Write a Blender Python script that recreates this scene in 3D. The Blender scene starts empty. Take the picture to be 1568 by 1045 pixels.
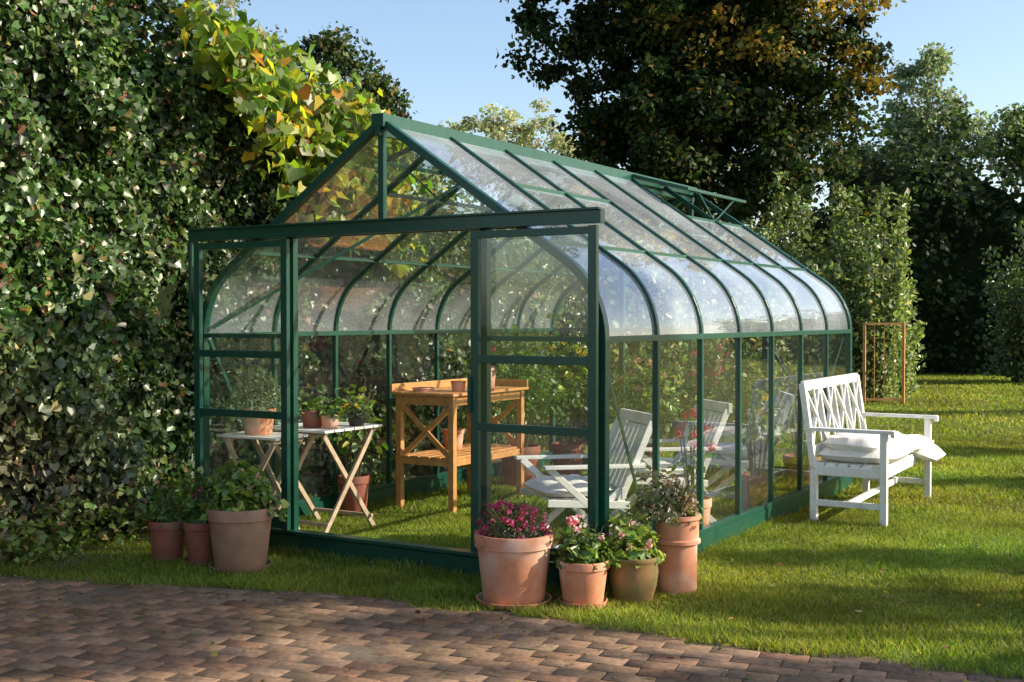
import bpy, math, random
import numpy as np
from mathutils import Vector, Matrix
random.seed(5); rng=np.random.default_rng(11)
scn=bpy.context.scene
H=1.48
TH=math.radians(31.2); C,S=math.cos(TH),math.sin(TH)
P0=Vector((.49,6.40,0)); EW=Vector((-C,S,0)); ET=Vector((S,C,0)); UP=Vector((0,0,1))
def G(w,t,z=0): return P0+EW*w+ET*t+UP*z
# ---------------- materials
def nmat(name):
    m=bpy.data.materials.new(name); m.use_nodes=True
    nt=m.node_tree; nt.nodes.clear()
    o=nt.nodes.new('ShaderNodeOutputMaterial'); return m,nt,o
def mat(name,c1,c2,rough=.6,scale=8,bump=.15,metal=0,stretch=(1,1,1),spec=.5,bdist=.01,c3=None,scale3=2):
    m,nt,o=nmat(name); N=nt.nodes; L=nt.links
    b=N.new('ShaderNodeBsdfPrincipled'); L.new(b.outputs[0],o.inputs[0])
    tc=N.new('ShaderNodeTexCoord'); mp=N.new('ShaderNodeMapping'); mp.inputs['Scale'].default_value=stretch
    L.new(tc.outputs['Object'],mp.inputs[0])
    n=N.new('ShaderNodeTexNoise'); n.inputs['Scale'].default_value=scale; n.inputs['Detail'].default_value=8; n.inputs['Roughness'].default_value=.65
    L.new(mp.outputs[0],n.inputs['Vector'])
    r=N.new('ShaderNodeValToRGB'); r.color_ramp.elements[0].position=.32; r.color_ramp.elements[1].position=.68
    r.color_ramp.elements[0].color=(*c1,1); r.color_ramp.elements[1].color=(*c2,1)
    L.new(n.outputs['Fac'],r.inputs[0]); col=r.outputs[0]
    if c3:
        n2=N.new('ShaderNodeTexNoise'); n2.inputs['Scale'].default_value=scale3; n2.inputs['Detail'].default_value=6
        L.new(tc.outputs['Object'],n2.inputs['Vector'])
        r2=N.new('ShaderNodeValToRGB'); r2.color_ramp.elements[0].position=.5; r2.color_ramp.elements[1].position=.68
        L.new(n2.outputs['Fac'],r2.inputs[0])
        mx=N.new('ShaderNodeMixRGB'); mx.inputs['Color2'].default_value=(*c3,1)
        L.new(r2.outputs[0],mx.inputs['Fac']); L.new(col,mx.inputs['Color1']); col=mx.outputs[0]
    L.new(col,b.inputs['Base Color'])
    b.inputs['Roughness'].default_value=rough; b.inputs['Metallic'].default_value=metal
    b.inputs['Specular IOR Level'].default_value=spec
    bp=N.new('ShaderNodeBump'); bp.inputs['Strength'].default_value=bump; bp.inputs['Distance'].default_value=bdist
    L.new(n.outputs['Fac'],bp.inputs['Height']); L.new(bp.outputs[0],b.inputs['Normal'])
    return m
def leafmat(name,rough=.42,trans=.35,tb=1.5,spec=.5):
    m,nt,o=nmat(name); N=nt.nodes; L=nt.links
    a=N.new('ShaderNodeAttribute'); a.attribute_name='Col'
    b=N.new('ShaderNodeBsdfPrincipled'); b.inputs['Roughness'].default_value=rough; b.inputs['Specular IOR Level'].default_value=spec
    t=N.new('ShaderNodeBsdfTranslucent'); mx=N.new('ShaderNodeMixShader'); mx.inputs[0].default_value=trans
    v=N.new('ShaderNodeVectorMath'); v.operation='MULTIPLY'; v.inputs[1].default_value=(tb,tb*1.05,tb*.5)
    L.new(a.outputs['Color'],b.inputs['Base Color']); L.new(a.outputs['Color'],v.inputs[0]); L.new(v.outputs[0],t.inputs['Color'])
    L.new(b.outputs[0],mx.inputs[1]); L.new(t.outputs[0],mx.inputs[2]); L.new(mx.outputs[0],o.inputs[0])
    return m
def glassmat(name,dust_sheen=.04,refl=.06,pw=4.0,tint=(.95,.97,.96),vary=2.5):
    m,nt,o=nmat(name); N=nt.nodes; L=nt.links
    g=N.new('ShaderNodeNewGeometry'); d=N.new('ShaderNodeVectorMath'); d.operation='DOT_PRODUCT'
    L.new(g.outputs['Incoming'],d.inputs[0]); L.new(g.outputs['True Normal'],d.inputs[1])
    def M(op,a,bv=None):
        n=N.new('ShaderNodeMath'); n.operation=op; L.new(a,n.inputs[0])
        if bv is not None: n.inputs[1].default_value=bv
        return n.outputs[0]
    c=M('ABSOLUTE',d.outputs['Value']); s=N.new('ShaderNodeMath'); s.operation='SUBTRACT'; s.inputs[0].default_value=1; L.new(c,s.inputs[1])
    p=M('POWER',s.outputs[0],pw); p=M('MULTIPLY',p,.92); p=M('ADD',p,refl)
    tr=N.new('ShaderNodeBsdfTransparent'); tr.inputs[0].default_value=(*tint,1)
    gl=N.new('ShaderNodeBsdfGlossy'); gl.inputs['Roughness'].default_value=.015; gl.inputs['Color'].default_value=(1,1,1,1)
    tc=N.new('ShaderNodeTexCoord'); w=N.new('ShaderNodeTexNoise'); w.inputs['Scale'].default_value=2.0; w.inputs['Detail'].default_value=0; L.new(tc.outputs['Object'],w.inputs['Vector'])
    bp=N.new('ShaderNodeBump'); bp.inputs['Strength'].default_value=.2; bp.inputs['Distance'].default_value=.01; L.new(w.outputs['Fac'],bp.inputs['Height']); L.new(bp.outputs[0],gl.inputs['Normal'])
    mx=N.new('ShaderNodeMixShader'); L.new(p,mx.inputs[0]); L.new(tr.outputs[0],mx.inputs[1]); L.new(gl.outputs[0],mx.inputs[2])
    df=N.new('ShaderNodeBsdfDiffuse'); df.inputs[0].default_value=(.70,.77,.86,1)  # pale blue film: dust and condensation, on the roof also painted sky reflection
    ns=N.new('ShaderNodeTexNoise'); ns.inputs['Scale'].default_value=1.6; ns.inputs['Detail'].default_value=3; L.new(tc.outputs['Object'],ns.inputs['Vector'])
    q=M('SUBTRACT',ns.outputs['Fac'],.36); q=M('MAXIMUM',q,.0); q=M('MULTIPLY',q,dust_sheen*vary); q=M('ADD',q,dust_sheen*.6)
    m2=N.new('ShaderNodeMixShader'); L.new(q,m2.inputs[0]); L.new(mx.outputs[0],m2.inputs[1]); L.new(df.outputs[0],m2.inputs[2])
    L.new(m2.outputs[0],o.inputs[0]); return m
GREEN=mat('green_paint',(.005,.050,.032),(.009,.070,.045),.30,14,.03)
WHITE=mat('white_paint',(.70,.69,.66),(.80,.79,.76),.45,20,.08,c3=(.58,.56,.50),scale3=6)
PINE=mat('pine_wood',(.42,.18,.055),(.62,.31,.10),.5,14,.15)
OLDW=mat('weathered_wood',(.34,.24,.15),(.52,.40,.27),.65,18,.2)
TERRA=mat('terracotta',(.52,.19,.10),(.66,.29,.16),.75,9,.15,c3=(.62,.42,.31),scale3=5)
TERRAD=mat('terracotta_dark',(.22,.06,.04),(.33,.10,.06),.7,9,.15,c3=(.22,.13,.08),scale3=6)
GLAZ=mat('aged_pot',(.22,.12,.05),(.33,.20,.09),.4,9,.2,c3=(.16,.15,.06),scale3=6)
SOIL=mat('soil',(.03,.02,.013),(.07,.045,.03),.95,30,.8)
BED=mat('bare_soil',(.07,.045,.028),(.14,.095,.06),.95,14,.9,bdist=.03)
BARK=mat('bark',(.03,.022,.016),(.075,.055,.04),.9,12,.7,stretch=(1,1,.25),bdist=.03)
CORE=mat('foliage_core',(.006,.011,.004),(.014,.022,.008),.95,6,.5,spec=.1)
FAB=mat('cushion_fabric',(.70,.68,.65),(.80,.78,.75),.9,40,.15)
BLACKP=mat('dark_plastic',(.02,.02,.02),(.035,.035,.03),.5,10,.05)
GLASS=glassmat('window_glass',.008,.065,3.6); ROOFG=glassmat('roof_glass',.20,.07,2.9,vary=1.6)  # roof film raised so its colour stands in for reflected sky
LEAF=leafmat('leaf',.36,.3,1.5,.6); VLEAF=leafmat('vine_leaf',.4,.5,1.7); FLOW=leafmat('petal',.6,.3,1.3); GRASSM=leafmat('grass_blade',.55,.42,1.5,.25)
TLEAF=leafmat('tree_leaf',.6,.3,1.6,.2)
# ---------------- mesh builder
def empty(name,loc=(0,0,0)):
    e=bpy.data.objects.new(name,None); e.empty_display_size=.2; e.location=loc; scn.collection.objects.link(e); return e
class MB:
    def __init__(s): s.v=[]; s.f=[]
    def add(s,vs,fs):
        o=len(s.v); s.v+= [tuple(p) for p in vs]; s.f+=[tuple(i+o for i in f) for f in fs]
    def bar(s,p,q,a,b,up=UP):
        p=Vector(p);q=Vector(q); d=(q-p).normalized()
        sd=d.cross(up)
        if sd.length<1e-4: sd=d.cross(Vector((C,-S,0)))
        sd.normalize(); u=sd.cross(d).normalized()
        vs=[]
        for c in (p,q):
            for i,j in ((-1,-1),(1,-1),(1,1),(-1,1)): vs.append(c+sd*(a/2*i)+u*(b/2*j))
        s.add(vs,[(3,2,1,0),(4,5,6,7),(0,1,5,4),(1,2,6,5),(2,3,7,6),(3,0,4,7)])
    def tube(s,pts,rad,n=7):
        rings=[];pts=[Vector(p) for p in pts]
        for i,p in enumerate(pts):
            d=(pts[min(i+1,len(pts)-1)]-pts[max(i-1,0)]).normalized()
            a=d.cross(Vector((.3,.9,.1))).normalized(); b=d.cross(a)
            rings.append([p+(a*math.cos(2*math.pi*k/n)+b*math.sin(2*math.pi*k/n))*rad[i] for k in range(n)])
        fs=[]
        for i in range(len(pts)-1):
            for k in range(n): fs.append((i*n+k,i*n+(k+1)%n,(i+1)*n+(k+1)%n,(i+1)*n+k))
        s.add([v for r in rings for v in r],fs)
    def lathe(s,prof,n=40,c=(0,0,0)):
        vs=[];fs=[]
        for r,z in prof:
            for k in range(n):
                a=2*math.pi*k/n; vs.append((c[0]+r*math.cos(a),c[1]+r*math.sin(a),c[2]+z))
        for i in range(len(prof)-1):
            for k in range(n): fs.append((i*n+k,i*n+(k+1)%n,(i+1)*n+(k+1)%n,(i+1)*n+k))
        s.add(vs,fs)
    def obj(s,name,m,parent=None,smooth=False,bevel=0):
        me=bpy.data.meshes.new(name); me.from_pydata(s.v,[],s.f); me.materials.append(m); me.update()
        if smooth: me.polygons.foreach_set('use_smooth',[True]*len(me.polygons))
        ob=bpy.data.objects.new(name,me); scn.collection.objects.link(ob)
        if parent: ob.parent=parent; ob.matrix_parent_inverse=Matrix.Translation(parent.location).inverted()
        if bevel:
            b=ob.modifiers.new('b','BEVEL'); b.width=bevel; b.segments=2; b.limit_method='ANGLE'
        if smooth and not bevel:
            e=ob.modifiers.new('e','EDGE_SPLIT'); e.split_angle=math.radians(40)
        return ob
def npmesh(name,V,F,k,col,m,parent=None):
    me=bpy.data.meshes.new(name); nf=len(F)
    me.vertices.add(len(V)); me.vertices.foreach_set('co',V.astype(np.float32).ravel())
    me.loops.add(nf*k); me.loops.foreach_set('vertex_index',F.astype(np.int32).ravel())
    me.polygons.add(nf); me.polygons.foreach_set('loop_start',np.arange(0,nf*k,k,dtype=np.int32))
    me.update(calc_edges=True)
    ca=me.color_attributes.new('Col','FLOAT_COLOR','POINT')
    cc=np.ones((len(V),4),np.float32); cc[:,:3]=col; ca.data.foreach_set('color',cc.ravel())
    me.materials.append(m)
    ob=bpy.data.objects.new(name,me); scn.collection.objects.link(ob)
    if parent: ob.parent=parent; ob.matrix_parent_inverse=Matrix.Translation(parent.location).inverted()
    return ob
T_IVY=(np.array([(0,.1,0),(.4,-.06,.04),(.5,.42,.10),(0,1,-.12),(-.5,.42,.10),(-.4,-.06,.04)]),np.array([(0,1,2,3),(0,3,4,5)]))
T_OVAL=(np.array([(0,0,0),(.3,.3,.07),(.24,.7,.05),(0,1,-.08),(-.24,.7,.05),(-.3,.3,.07)]),np.array([(0,1,2,3),(0,3,4,5)]))
T_KITE=(np.array([(0,0,0),(.42,.5,.05),(0,1,-.04),(-.42,.5,.05)]),np.array([(0,1,2,3)]))
T_LONG=(np.array([(0,0,0),(.13,.4,.03),(0,1,-.1),(-.13,.4,.03)]),np.array([(0,1,2,3)]))
def unit(a): return a/np.maximum(np.linalg.norm(a,axis=1,keepdims=True),1e-6)
def leaves(name,pos,nrm,tip,size,col,tmpl,m,parent=None,asp=.25):
    n=unit(nrm); t=tip-(tip*n).sum(1,keepdims=True)*n; t=unit(t); b=np.cross(n,t)
    tv,tf=tmpl; k=len(tv); N=len(pos)
    ax=(1+asp*rng.standard_normal(N)).clip(.5,1.5)[:,None,None]; fz=(1+1.5*rng.standard_normal(N)).clip(-1.5,4)[:,None,None]
    V=pos[:,None,:]+size[:,None,None]*(tv[None,:,0:1]*b[:,None,:]*ax+tv[None,:,1:2]*t[:,None,:]+tv[None,:,2:3]*n[:,None,:]*fz)
    F=(tf[None]+ (np.arange(N)*k)[:,None,None]).reshape(-1,tf.shape[1])
    return npmesh(name,V.reshape(-1,3),F,tf.shape[1],np.repeat(col,k,axis=0),m,parent)
FB=1.3
def palette(N,cols,w,jit=.25,fb=None):
    c=np.array(cols)[rng.choice(len(cols),N,p=np.array(w)/sum(w))]*(FB if fb is None else fb)
    return c*(1+jit*rng.standard_normal((N,1)).clip(-2,2))*(1+.08*rng.standard_normal((N,3)).clip(-2,2))
_ph=rng.uniform(0,6.28,(24,)); _dr=rng.standard_normal((24,3))
def fbm(P,sc=1.0):
    v=np.zeros(len(P)); a=1.0
    for o in range(4):
        for j in range(6): v+=a*np.sin((P@_dr[o*6+j])*sc*(1.9**o)+_ph[o*6+j])/3
        a*=.55
    return v
# ---------------- world, sun, camera
EL=math.radians(28); AZ=math.radians(-4)
w=bpy.data.worlds.new('World'); scn.world=w; w.use_nodes=True; nt=w.node_tree
sky=nt.nodes.new('ShaderNodeTexSky'); sky.sky_type='NISHITA'; sky.sun_disc=False; sky.sun_elevation=EL; sky.sun_rotation=math.radians(90)-AZ
sky.air_density=1.0; sky.dust_density=1.4; sky.ozone_density=1.3
nt.links.new(sky.outputs[0],nt.nodes['Background'].inputs[0]); nt.nodes['Background'].inputs[1].default_value=.235
sd=Vector((math.cos(EL)*math.cos(AZ),math.cos(EL)*math.sin(AZ),math.sin(EL)))
sl=bpy.data.lights.new('sun','SUN'); sl.energy=8.6; sl.angle=math.radians(.5); sl.color=(1,.89,.70)
so=bpy.data.objects.new('sun',sl); so.rotation_euler=sd.to_track_quat('Z','Y').to_euler(); so.location=(20,-5,15); scn.collection.objects.link(so)
cam=bpy.data.cameras.new('camera'); cam.lens=42.2; cam.sensor_width=36; cam.clip_end=1000
co=bpy.data.objects.new('camera',cam); co.location=(0,0,H); co.rotation_euler=(math.radians(90-1.1),0,0); scn.collection.objects.link(co); scn.camera=co
scn.view_settings.view_transform='Standard'; scn.view_settings.look='None'; scn.view_settings.exposure=0
# ---------------- ground
EX=[-30,-6,-2.94,-1.18,.178,.787,2.09,6,30]; EY=[14,7.7,6.87,6.45,5.86,5.45,4.9,3.3,-6]
def edge(x): return np.interp(x,EX,EY)
m,nt,o=nmat('lawn_ground'); N=nt.nodes; L=nt.links
b=N.new('ShaderNodeBsdfPrincipled'); b.inputs['Roughness'].default_value=.9; b.inputs['Specular IOR Level'].default_value=.1; L.new(b.outputs[0],o.inputs[0])
tc=N.new('ShaderNodeTexCoord'); n1=N.new('ShaderNodeTexNoise'); n1.inputs['Scale'].default_value=40; n1.inputs['Detail'].default_value=10
L.new(tc.outputs['Object'],n1.inputs[0])
r=N.new('ShaderNodeValToRGB'); r.color_ramp.elements[0].position=.3; r.color_ramp.elements[1].position=.7; r.color_ramp.elements[0].color=(.06,.075,.012,1); r.color_ramp.elements[1].color=(.19,.21,.035,1)
L.new(n1.outputs['Fac'],r.inputs[0]); L.new(r.outputs[0],b.inputs['Base Color'])
bp=N.new('ShaderNodeBump'); bp.inputs['Distance'].default_value=.03; L.new(n1.outputs['Fac'],bp.inputs['Height']); L.new(bp.outputs[0],b.inputs['Normal'])
g=MB(); g.add([(-200,-60,0),(200,-60,0),(200,400,0),(-200,400,0)],[(0,1,2,3)]); g.obj('lawn_ground',m)
# patio
xs=np.linspace(-9,7,60); vs=[];fs=[]
for x in xs: vs+= [(x,-2,.004),(x,float(edge(x))+.05,.004)]
for i in range(59): fs.append((2*i,2*i+2,2*i+3,2*i+1))
PATS=mat('patio_sand',(.10,.07,.048),(.19,.135,.095),.95,25,.6,c3=(.07,.075,.035),scale3=4)
patio=empty('brick_patio')
pb=MB(); pb.add(vs,fs); pb.obj('joint_sand',PATS,patio)
ang=math.radians(-21); ca,sa=math.cos(ang),math.sin(ang)
BV=[];BF=[];BC=[]
bl,bw=.207,.1025
for j in range(-70,90):
    for i in range(-50,50):
        u=i*.2115+(j%2)*.1055+random.uniform(-.003,.003)+.012*math.sin(j*.7)+.02*math.sin(j*2.3); v=j*.106+random.uniform(-.001,.001)+.006*math.sin(i*.8)
        x=u*ca-v*sa; y=3+u*sa+v*ca
        if x<-8.5 or x>6.5 or y<1.2: continue
        if y>edge(x)+.05*math.sin(5*x)+random.uniform(-.06,.05): continue
        if abs(x)>.45*y+1.6: continue
        z=.011+random.uniform(-.001,.001)+.007*math.sin(x*2.1)*math.sin(y*2.7); tx=random.uniform(-.005,.005); ty=random.uniform(-.006,.006); ra=ang+random.uniform(-.010,.010); c2,s2=math.cos(ra),math.sin(ra)
        o0=len(BV)
        for (sx,sy,zz) in ((bl/2,bw/2,-.015),(bl/2,bw/2,-.0025),(bl/2-.003,bw/2-.003,0)):
            for a_,b_ in ((-1,-1),(1,-1),(1,1),(-1,1)):
                px,py=a_*sx,b_*sy
                if zz==0: px+=random.uniform(-.002,.002); py+=random.uniform(-.002,.002)
                BV.append((x+px*c2-py*s2,y+px*s2+py*c2,z+zz+px*tx+py*ty))
        for l in (0,4):
            for k in range(4): BF.append((o0+l+k,o0+l+(k+1)%4,o0+l+4+(k+1)%4,o0+l+4+k))
        BF.append((o0+8,o0+9,o0+10,o0+11))
        c=random.choice([(.30,.185,.13),(.285,.18,.125),(.31,.20,.14),(.27,.165,.115),(.29,.19,.14),(.285,.16,.11)]); k=random.uniform(.80,1.10)
        if random.random()<.05: k*=.75
        BC+= [(c[0]*k,c[1]*k,c[2]*k)]*12
m,nt,o=nmat('brick_paver'); N=nt.nodes; L=nt.links
b=N.new('ShaderNodeBsdfPrincipled'); b.inputs['Roughness'].default_value=.9; b.inputs['Specular IOR Level'].default_value=.2; L.new(b.outputs[0],o.inputs[0])
a=N.new('ShaderNodeAttribute'); a.attribute_name='Col'; tc=N.new('ShaderNodeTexCoord')
def nz(sc,de,p0,p1,c0,c1):
    n1=N.new('ShaderNodeTexNoise'); n1.inputs['Scale'].default_value=sc; n1.inputs['Detail'].default_value=de; n1.inputs['Roughness'].default_value=.7; L.new(tc.outputs['Object'],n1.inputs[0])
    r=N.new('ShaderNodeValToRGB'); r.color_ramp.elements[0].position=p0; r.color_ramp.elements[1].position=p1; r.color_ramp.elements[0].color=(*c0,1); r.color_ramp.elements[1].color=(*c1,1); L.new(n1.outputs['Fac'],r.inputs[0]); return n1,r
n1,r=nz(30,10,.3,.7,(.5,.5,.48),(1.22,1.2,1.16)); n2,r2=nz(2.2,7,.35,.62,(.60,.66,.58),(1.12,1.1,1.08))
m1=N.new('ShaderNodeMixRGB'); m1.blend_type='MULTIPLY'; m1.inputs[0].default_value=1; L.new(a.outputs['Color'],m1.inputs[1]); L.new(r.outputs[0],m1.inputs[2])
m2=N.new('ShaderNodeMixRGB'); m2.blend_type='MULTIPLY'; m2.inputs[0].default_value=1; L.new(m1.outputs[0],m2.inputs[1]); L.new(r2.outputs[0],m2.inputs[2]); L.new(m2.outputs[0],b.inputs['Base Color'])
bp=N.new('ShaderNodeBump'); bp.inputs['Distance'].default_value=.005; L.new(n1.outputs['Fac'],bp.inputs['Height']); L.new(bp.outputs[0],b.inputs['Normal'])
npmesh('bricks',np.array(BV),np.array(BF),4,np.array(BC),m,patio)
# moss and small weeds in the joints
n=2600; x=rng.uniform(-3.5,3,n); y=rng.uniform(4,7,n); k=(y<edge(x))&((fbm(np.stack([x,y,0*x],1),2.4)>.55)|(y>edge(x)-.22)); x=x[k];y=y[k];n=len(x)
leaves('joint_moss',np.stack([x,y,np.full(n,.016)],1),UPn0:=rng.standard_normal((n,3))*.4+np.array([0,0,1.]),rng.standard_normal((n,3))+np.array([0,0,.6]),rng.uniform(.008,.024,n),palette(n,[(.10,.13,.03),(.15,.14,.05)],[1,1],.2,1),T_KITE,TLEAF,patio)
sb=MB(); sb.add([G(3.0,-4,.005),G(3.3,9,.005),G(4.4,9,.005),G(4.4,-4,.005)],[(0,1,2,3)]); sb.obj('soil_bed',BED)
# ---------------- grass
def blades(n,y0,y1,wd,h0,h1,mar=1.3):
    y=np.sqrt(rng.uniform(y0*y0,y1*y1,n)); x=rng.uniform(-1,1,n)*(.46*y+mar)
    P=np.stack([x,y,np.zeros(n)],1)
    keep=(y>edge(x)-.05+.06*fbm(P,5))
    d=P[:,:2]-np.array(P0)[:2]; wv=d@np.array(EW)[:2]; tv=d@np.array(ET)[:2]
    bw_=(np.minimum(np.abs(wv),np.abs(wv-2.95))<.035)&(tv>-.04)&(tv<4.74)|(np.minimum(np.abs(tv),np.abs(tv-4.7))<.035)&(wv>-.04)&(wv<2.99)
    keep&=~bw_&(wv<3.2+.03*tv+.12*fbm(P,2)+.25*rng.random(n))
    x,y,P,wv,tv=x[keep],y[keep],P[keep],wv[keep],tv[keep]; n=len(x)
    near=np.minimum(np.abs(wv),np.abs(wv-2.95)); tall=1+1.0*((near<.1)&(tv>-.2)&(tv<4.9))+1.1*((np.abs(tv)<.12)&(wv>-.2)&(wv<3.1))+.8*((y-edge(x))<.08)
    hh=rng.uniform(h0,h1,n)*tall*(1+.4*fbm(P,3)).clip(.45,1.8)
    a=rng.uniform(0,6.28,n); wv2=np.stack([np.cos(a),np.sin(a),0*a],1)*wd/2
    le=rng.standard_normal((n,2))*.6*hh[:,None]
    tip=P+np.stack([le[:,0],le[:,1],hh],1)
    V=np.stack([P-wv2,P+wv2,tip],1).reshape(-1,3); F=np.arange(n*3).reshape(-1,3)
    c=palette(n,[(.18,.225,.028),(.25,.285,.045),(.13,.175,.022),(.36,.32,.11)],[5,4,3,1],.2,1.0)
    f2=fbm(P,.9); c*=(1+.2*f2+.2*fbm(P,4))[:,None].clip(.45,1.6); c[:,0]*=(1+.12*fbm(P,1.7)).clip(.7,1.3)
    return V,F,np.repeat(c,3,axis=0)
A=[blades(340000,4.2,9,.007,.016,.034),blades(200000,9,15,.012,.02,.04),blades(150000,15,38,.028,.025,.05,2)]
V=np.concatenate([a[0] for a in A]); off=0;Fs=[]
for a in A: Fs.append(a[1]+off); off+=len(a[0])
npmesh('grass',V,np.concatenate(Fs),3,np.concatenate([a[2] for a in A]),GRASSM)
# ---------------- greenhouse
gh=empty('greenhouse',tuple(P0))
W=2.95; ZE=1.365; R=.517; SL=math.radians(34.5); ZR=2.65; NB=7; DT=4.7/NB; LT=4.7; HW=W/2
arc=[]
for i in range(9):
    ph=(math.pi/2-SL)*i/8; arc.append((HW-R*(1-math.cos(ph)),ZE+R*math.sin(ph)))
def pr(side,u,t,z): return G(HW-side*u,t,z)
fr=MB(); gl=MB(); rg=MB()
for i in range(NB+1):
    t=i*DT; a_=.05 if i in(0,NB) else .03
    for sdn in (1,-1):
        line=[(HW,.12)]+arc+[(0.0,ZR)]
        for (u0,z0),(u1,z1) in zip(line[:-1],line[1:]):
            d=Vector((u1-u0,z1-z0)).normalized()*.004
            nrm=(EW*(-sdn)*(z1-z0)+UP*(-(u1-u0))).normalized()
            fr.bar(pr(sdn,u0-d.x,t,z0-d.y),pr(sdn,u1+d.x,t,z1+d.y),a_,.045 if i in(0,NB) else .036,nrm)
for sdn in (1,-1):
    fr.bar(pr(sdn,HW,.0,ZE),pr(sdn,HW,LT,ZE),.042,.035)
    fr.bar(pr(sdn,1.09,0,ZR-.687*1.09),pr(sdn,1.09,LT,ZR-.687*1.09),.03,.024)
    fr.bar(pr(sdn,HW,-.03,.0602),pr(sdn,HW,LT+.03,.0602),.07,.118)
    fr.bar(pr(sdn,HW+.005,-.02,.135),pr(sdn,HW+.005,LT+.02,.135),.05,.03)
    fr.bar(pr(sdn,HW-.03,.02,ZE-.02),pr(sdn,HW-.03,DT,.15),.006,.028)
    fr.bar(pr(sdn,HW-.03,LT-.02,ZE-.02),pr(sdn,HW-.03,LT-2*DT,.15),.006,.028)
    fr.bar(pr(sdn,HW-.06,.02,ZE+.05),pr(sdn,.15,DT*2,ZR-.15),.006,.022)
fr.bar(G(HW,-.05,ZR+.0),G(HW,LT+.05,ZR+.0),.09,.08)
fr.bar(G(HW,-.05,ZR-.06),G(HW,LT+.05,ZR-.06),.03,.06)
for t in (0,LT):
    fr.bar(G(-.036,t,.0600),G(W+.036,t,.0600),.072,.119)
    fr.bar(G(.03,t,.135),G(W-.03,t,.135),.045,.03)
    fr.bar(G(.5,t,2.0),G(W-.5,t,2.0),.035,.045)
    fr.bar(G(HW,t,2.0),G(HW,t,ZR-.05),.035,.04)
    for ww in (.75,2.18):
        fr.bar(G(ww,t,.13),G(ww,t,2.0),.045,.05)
fr.bar(G(0,LT,ZE),G(W,LT,ZE),.03,.035)
fr.bar(G(HW,LT,.13),G(HW,LT,2.0),.03,.035)
fr.bar(G(0,0,ZE),G(.75,0,ZE),.03,.028); fr.bar(G(2.18,0,ZE),G(W,0,ZE),.03,.028)
fr.bar(G(.03,LT-.03,.2),G(.75,LT-.03,1.3),.02,.025); fr.bar(G(.03,LT-.036,1.3),G(.75,LT-.036,.2),.02,.025)
fr.obj('frame',GREEN,gh,bevel=.002)
for i in range(NB):
    t0,t1=i*DT+.012,(i+1)*DT-.012
    for sdn in (1,-1):
        gl.add([pr(sdn,HW,t0,.14),pr(sdn,HW,t1,.14),pr(sdn,HW,t1,ZE),pr(sdn,HW,t0,ZE)],[(0,1,2,3)] if sdn==1 else [(3,2,1,0)])
        line=list(arc); vent= i in (5,6) or (sdn==-1 and i in (1,2))
        vs=[]
        line=line+[((.5 if vent else 0.02),ZR-.687*(.5 if vent else .02))]
        for (u,z) in line: vs+=[pr(sdn,u,t0,z),pr(sdn,u,t1,z)]
        rg.add(vs,[(2*k,2*k+1,2*k+3,2*k+2) if sdn==1 else (2*k+2,2*k+3,2*k+1,2*k) for k in range(len(line)-1)])
def poly(t,pts): 
    gl.add([G(a,t,z) for a,z in pts],[tuple(range(len(pts)))])
for t in (0.003,LT-.003):
    poly(t,[(HW-.93,2.0),(HW-.01,2.0),(HW-.01,ZR-.05)]); poly(t,[(HW+.01,2.0),(HW+.93,2.0),(HW+.01,ZR-.05)])
    e=[(0.0,.14),(0.0,ZE)]+[(HW-u,z) for u,z in arc]+[(HW-.946,2.0),(.75,2.0),(.75,.14)]
    poly(t,e); poly(t,[(W-a,z) for a,z in e])
poly(LT-.003,[(.76,.14),(2.17,.14),(2.17,2.0),(.76,2.0)])
gl.obj('glass_panes',GLASS,gh)
rg.obj('roof_glass_panes',ROOFG,gh,smooth=True)
vm=MB(); vg=MB()
for sdn,ta,tb,op in ((-1,DT,3*DT,.2),(1,5*DT,7*DT,.22),(-1,5*DT,7*DT,.2)):
        u1=.52; z1=ZR+.02-.687*.52+op
        a0,a1,b0,b1=[pr(sdn,u,t,z) for u,t,z in ((.05,ta,ZR+.015),(.05,tb,ZR+.015),(u1,ta,z1),(u1,tb,z1))]
        for p,q in ((a0,a1),(b0,b1),(a0,b0),(a1,b1),((a0+a1)/2,(b0+b1)/2)): vm.bar(p,q,.035,.022)
        vg.add([a0,a1,b1,b0],[(0,1,2,3)])
        zb=ZR-.687*.5
        vm.bar(pr(sdn,.5,ta,zb),pr(sdn,.5,tb,zb),.03,.022)
        for t in (ta+.25,tb-.25): vm.bar(pr(sdn,.5,(ta+tb)/2,zb),pr(sdn,u1,t,z1),.01,.01)
zb=ZR-.687*.5; vm.bar(pr(1,.5,DT,zb),pr(1,.5,3*DT,zb),.03,.03)
vm.obj('roof_vent_frames',GREEN,gh); vg.obj('roof_vent_glass',ROOFG,gh)
dm=MB(); dg=MB()
dm.bar(G(-.03,-.075,2.018),G(W+.03,-.075,2.018),.05,.076)
dm.bar(G(-.03,-.11,2.055),G(W+.03,-.11,2.055),.03,.012)
dm.bar(G(.0,-.055,.145),G(W,-.055,.145),.04,.02)
for (a0,a1) in ((.025,.765),(2.175,2.925)):
    t=-.075
    for ww in (a0,a1): dm.bar(G(ww,t,.16),G(ww,t,1.97),.05,.032,ET)
    for z,hh in ((.20,.07),(.87,.045),(1.25,.045),(1.945,.04)): dm.bar(G(a0+.02,t,z),G(a1-.02,t,z),.03,hh)
    dg.add([G(a0,t,.2),G(a1,t,.2),G(a1,t,1.95),G(a0,t,1.95)],[(0,1,2,3)])
dm.bar(G(2.99,-.075,1.4),G(2.99,-.075,2.03),.02,.03,ET)
dm.bar(G(.79,-.10,.95),G(.79,-.10,1.15),.02,.02,ET)
dm.obj('sliding_doors',GREEN,gh,bevel=.002); dg.obj('door_glass',GLASS,gh)
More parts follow.
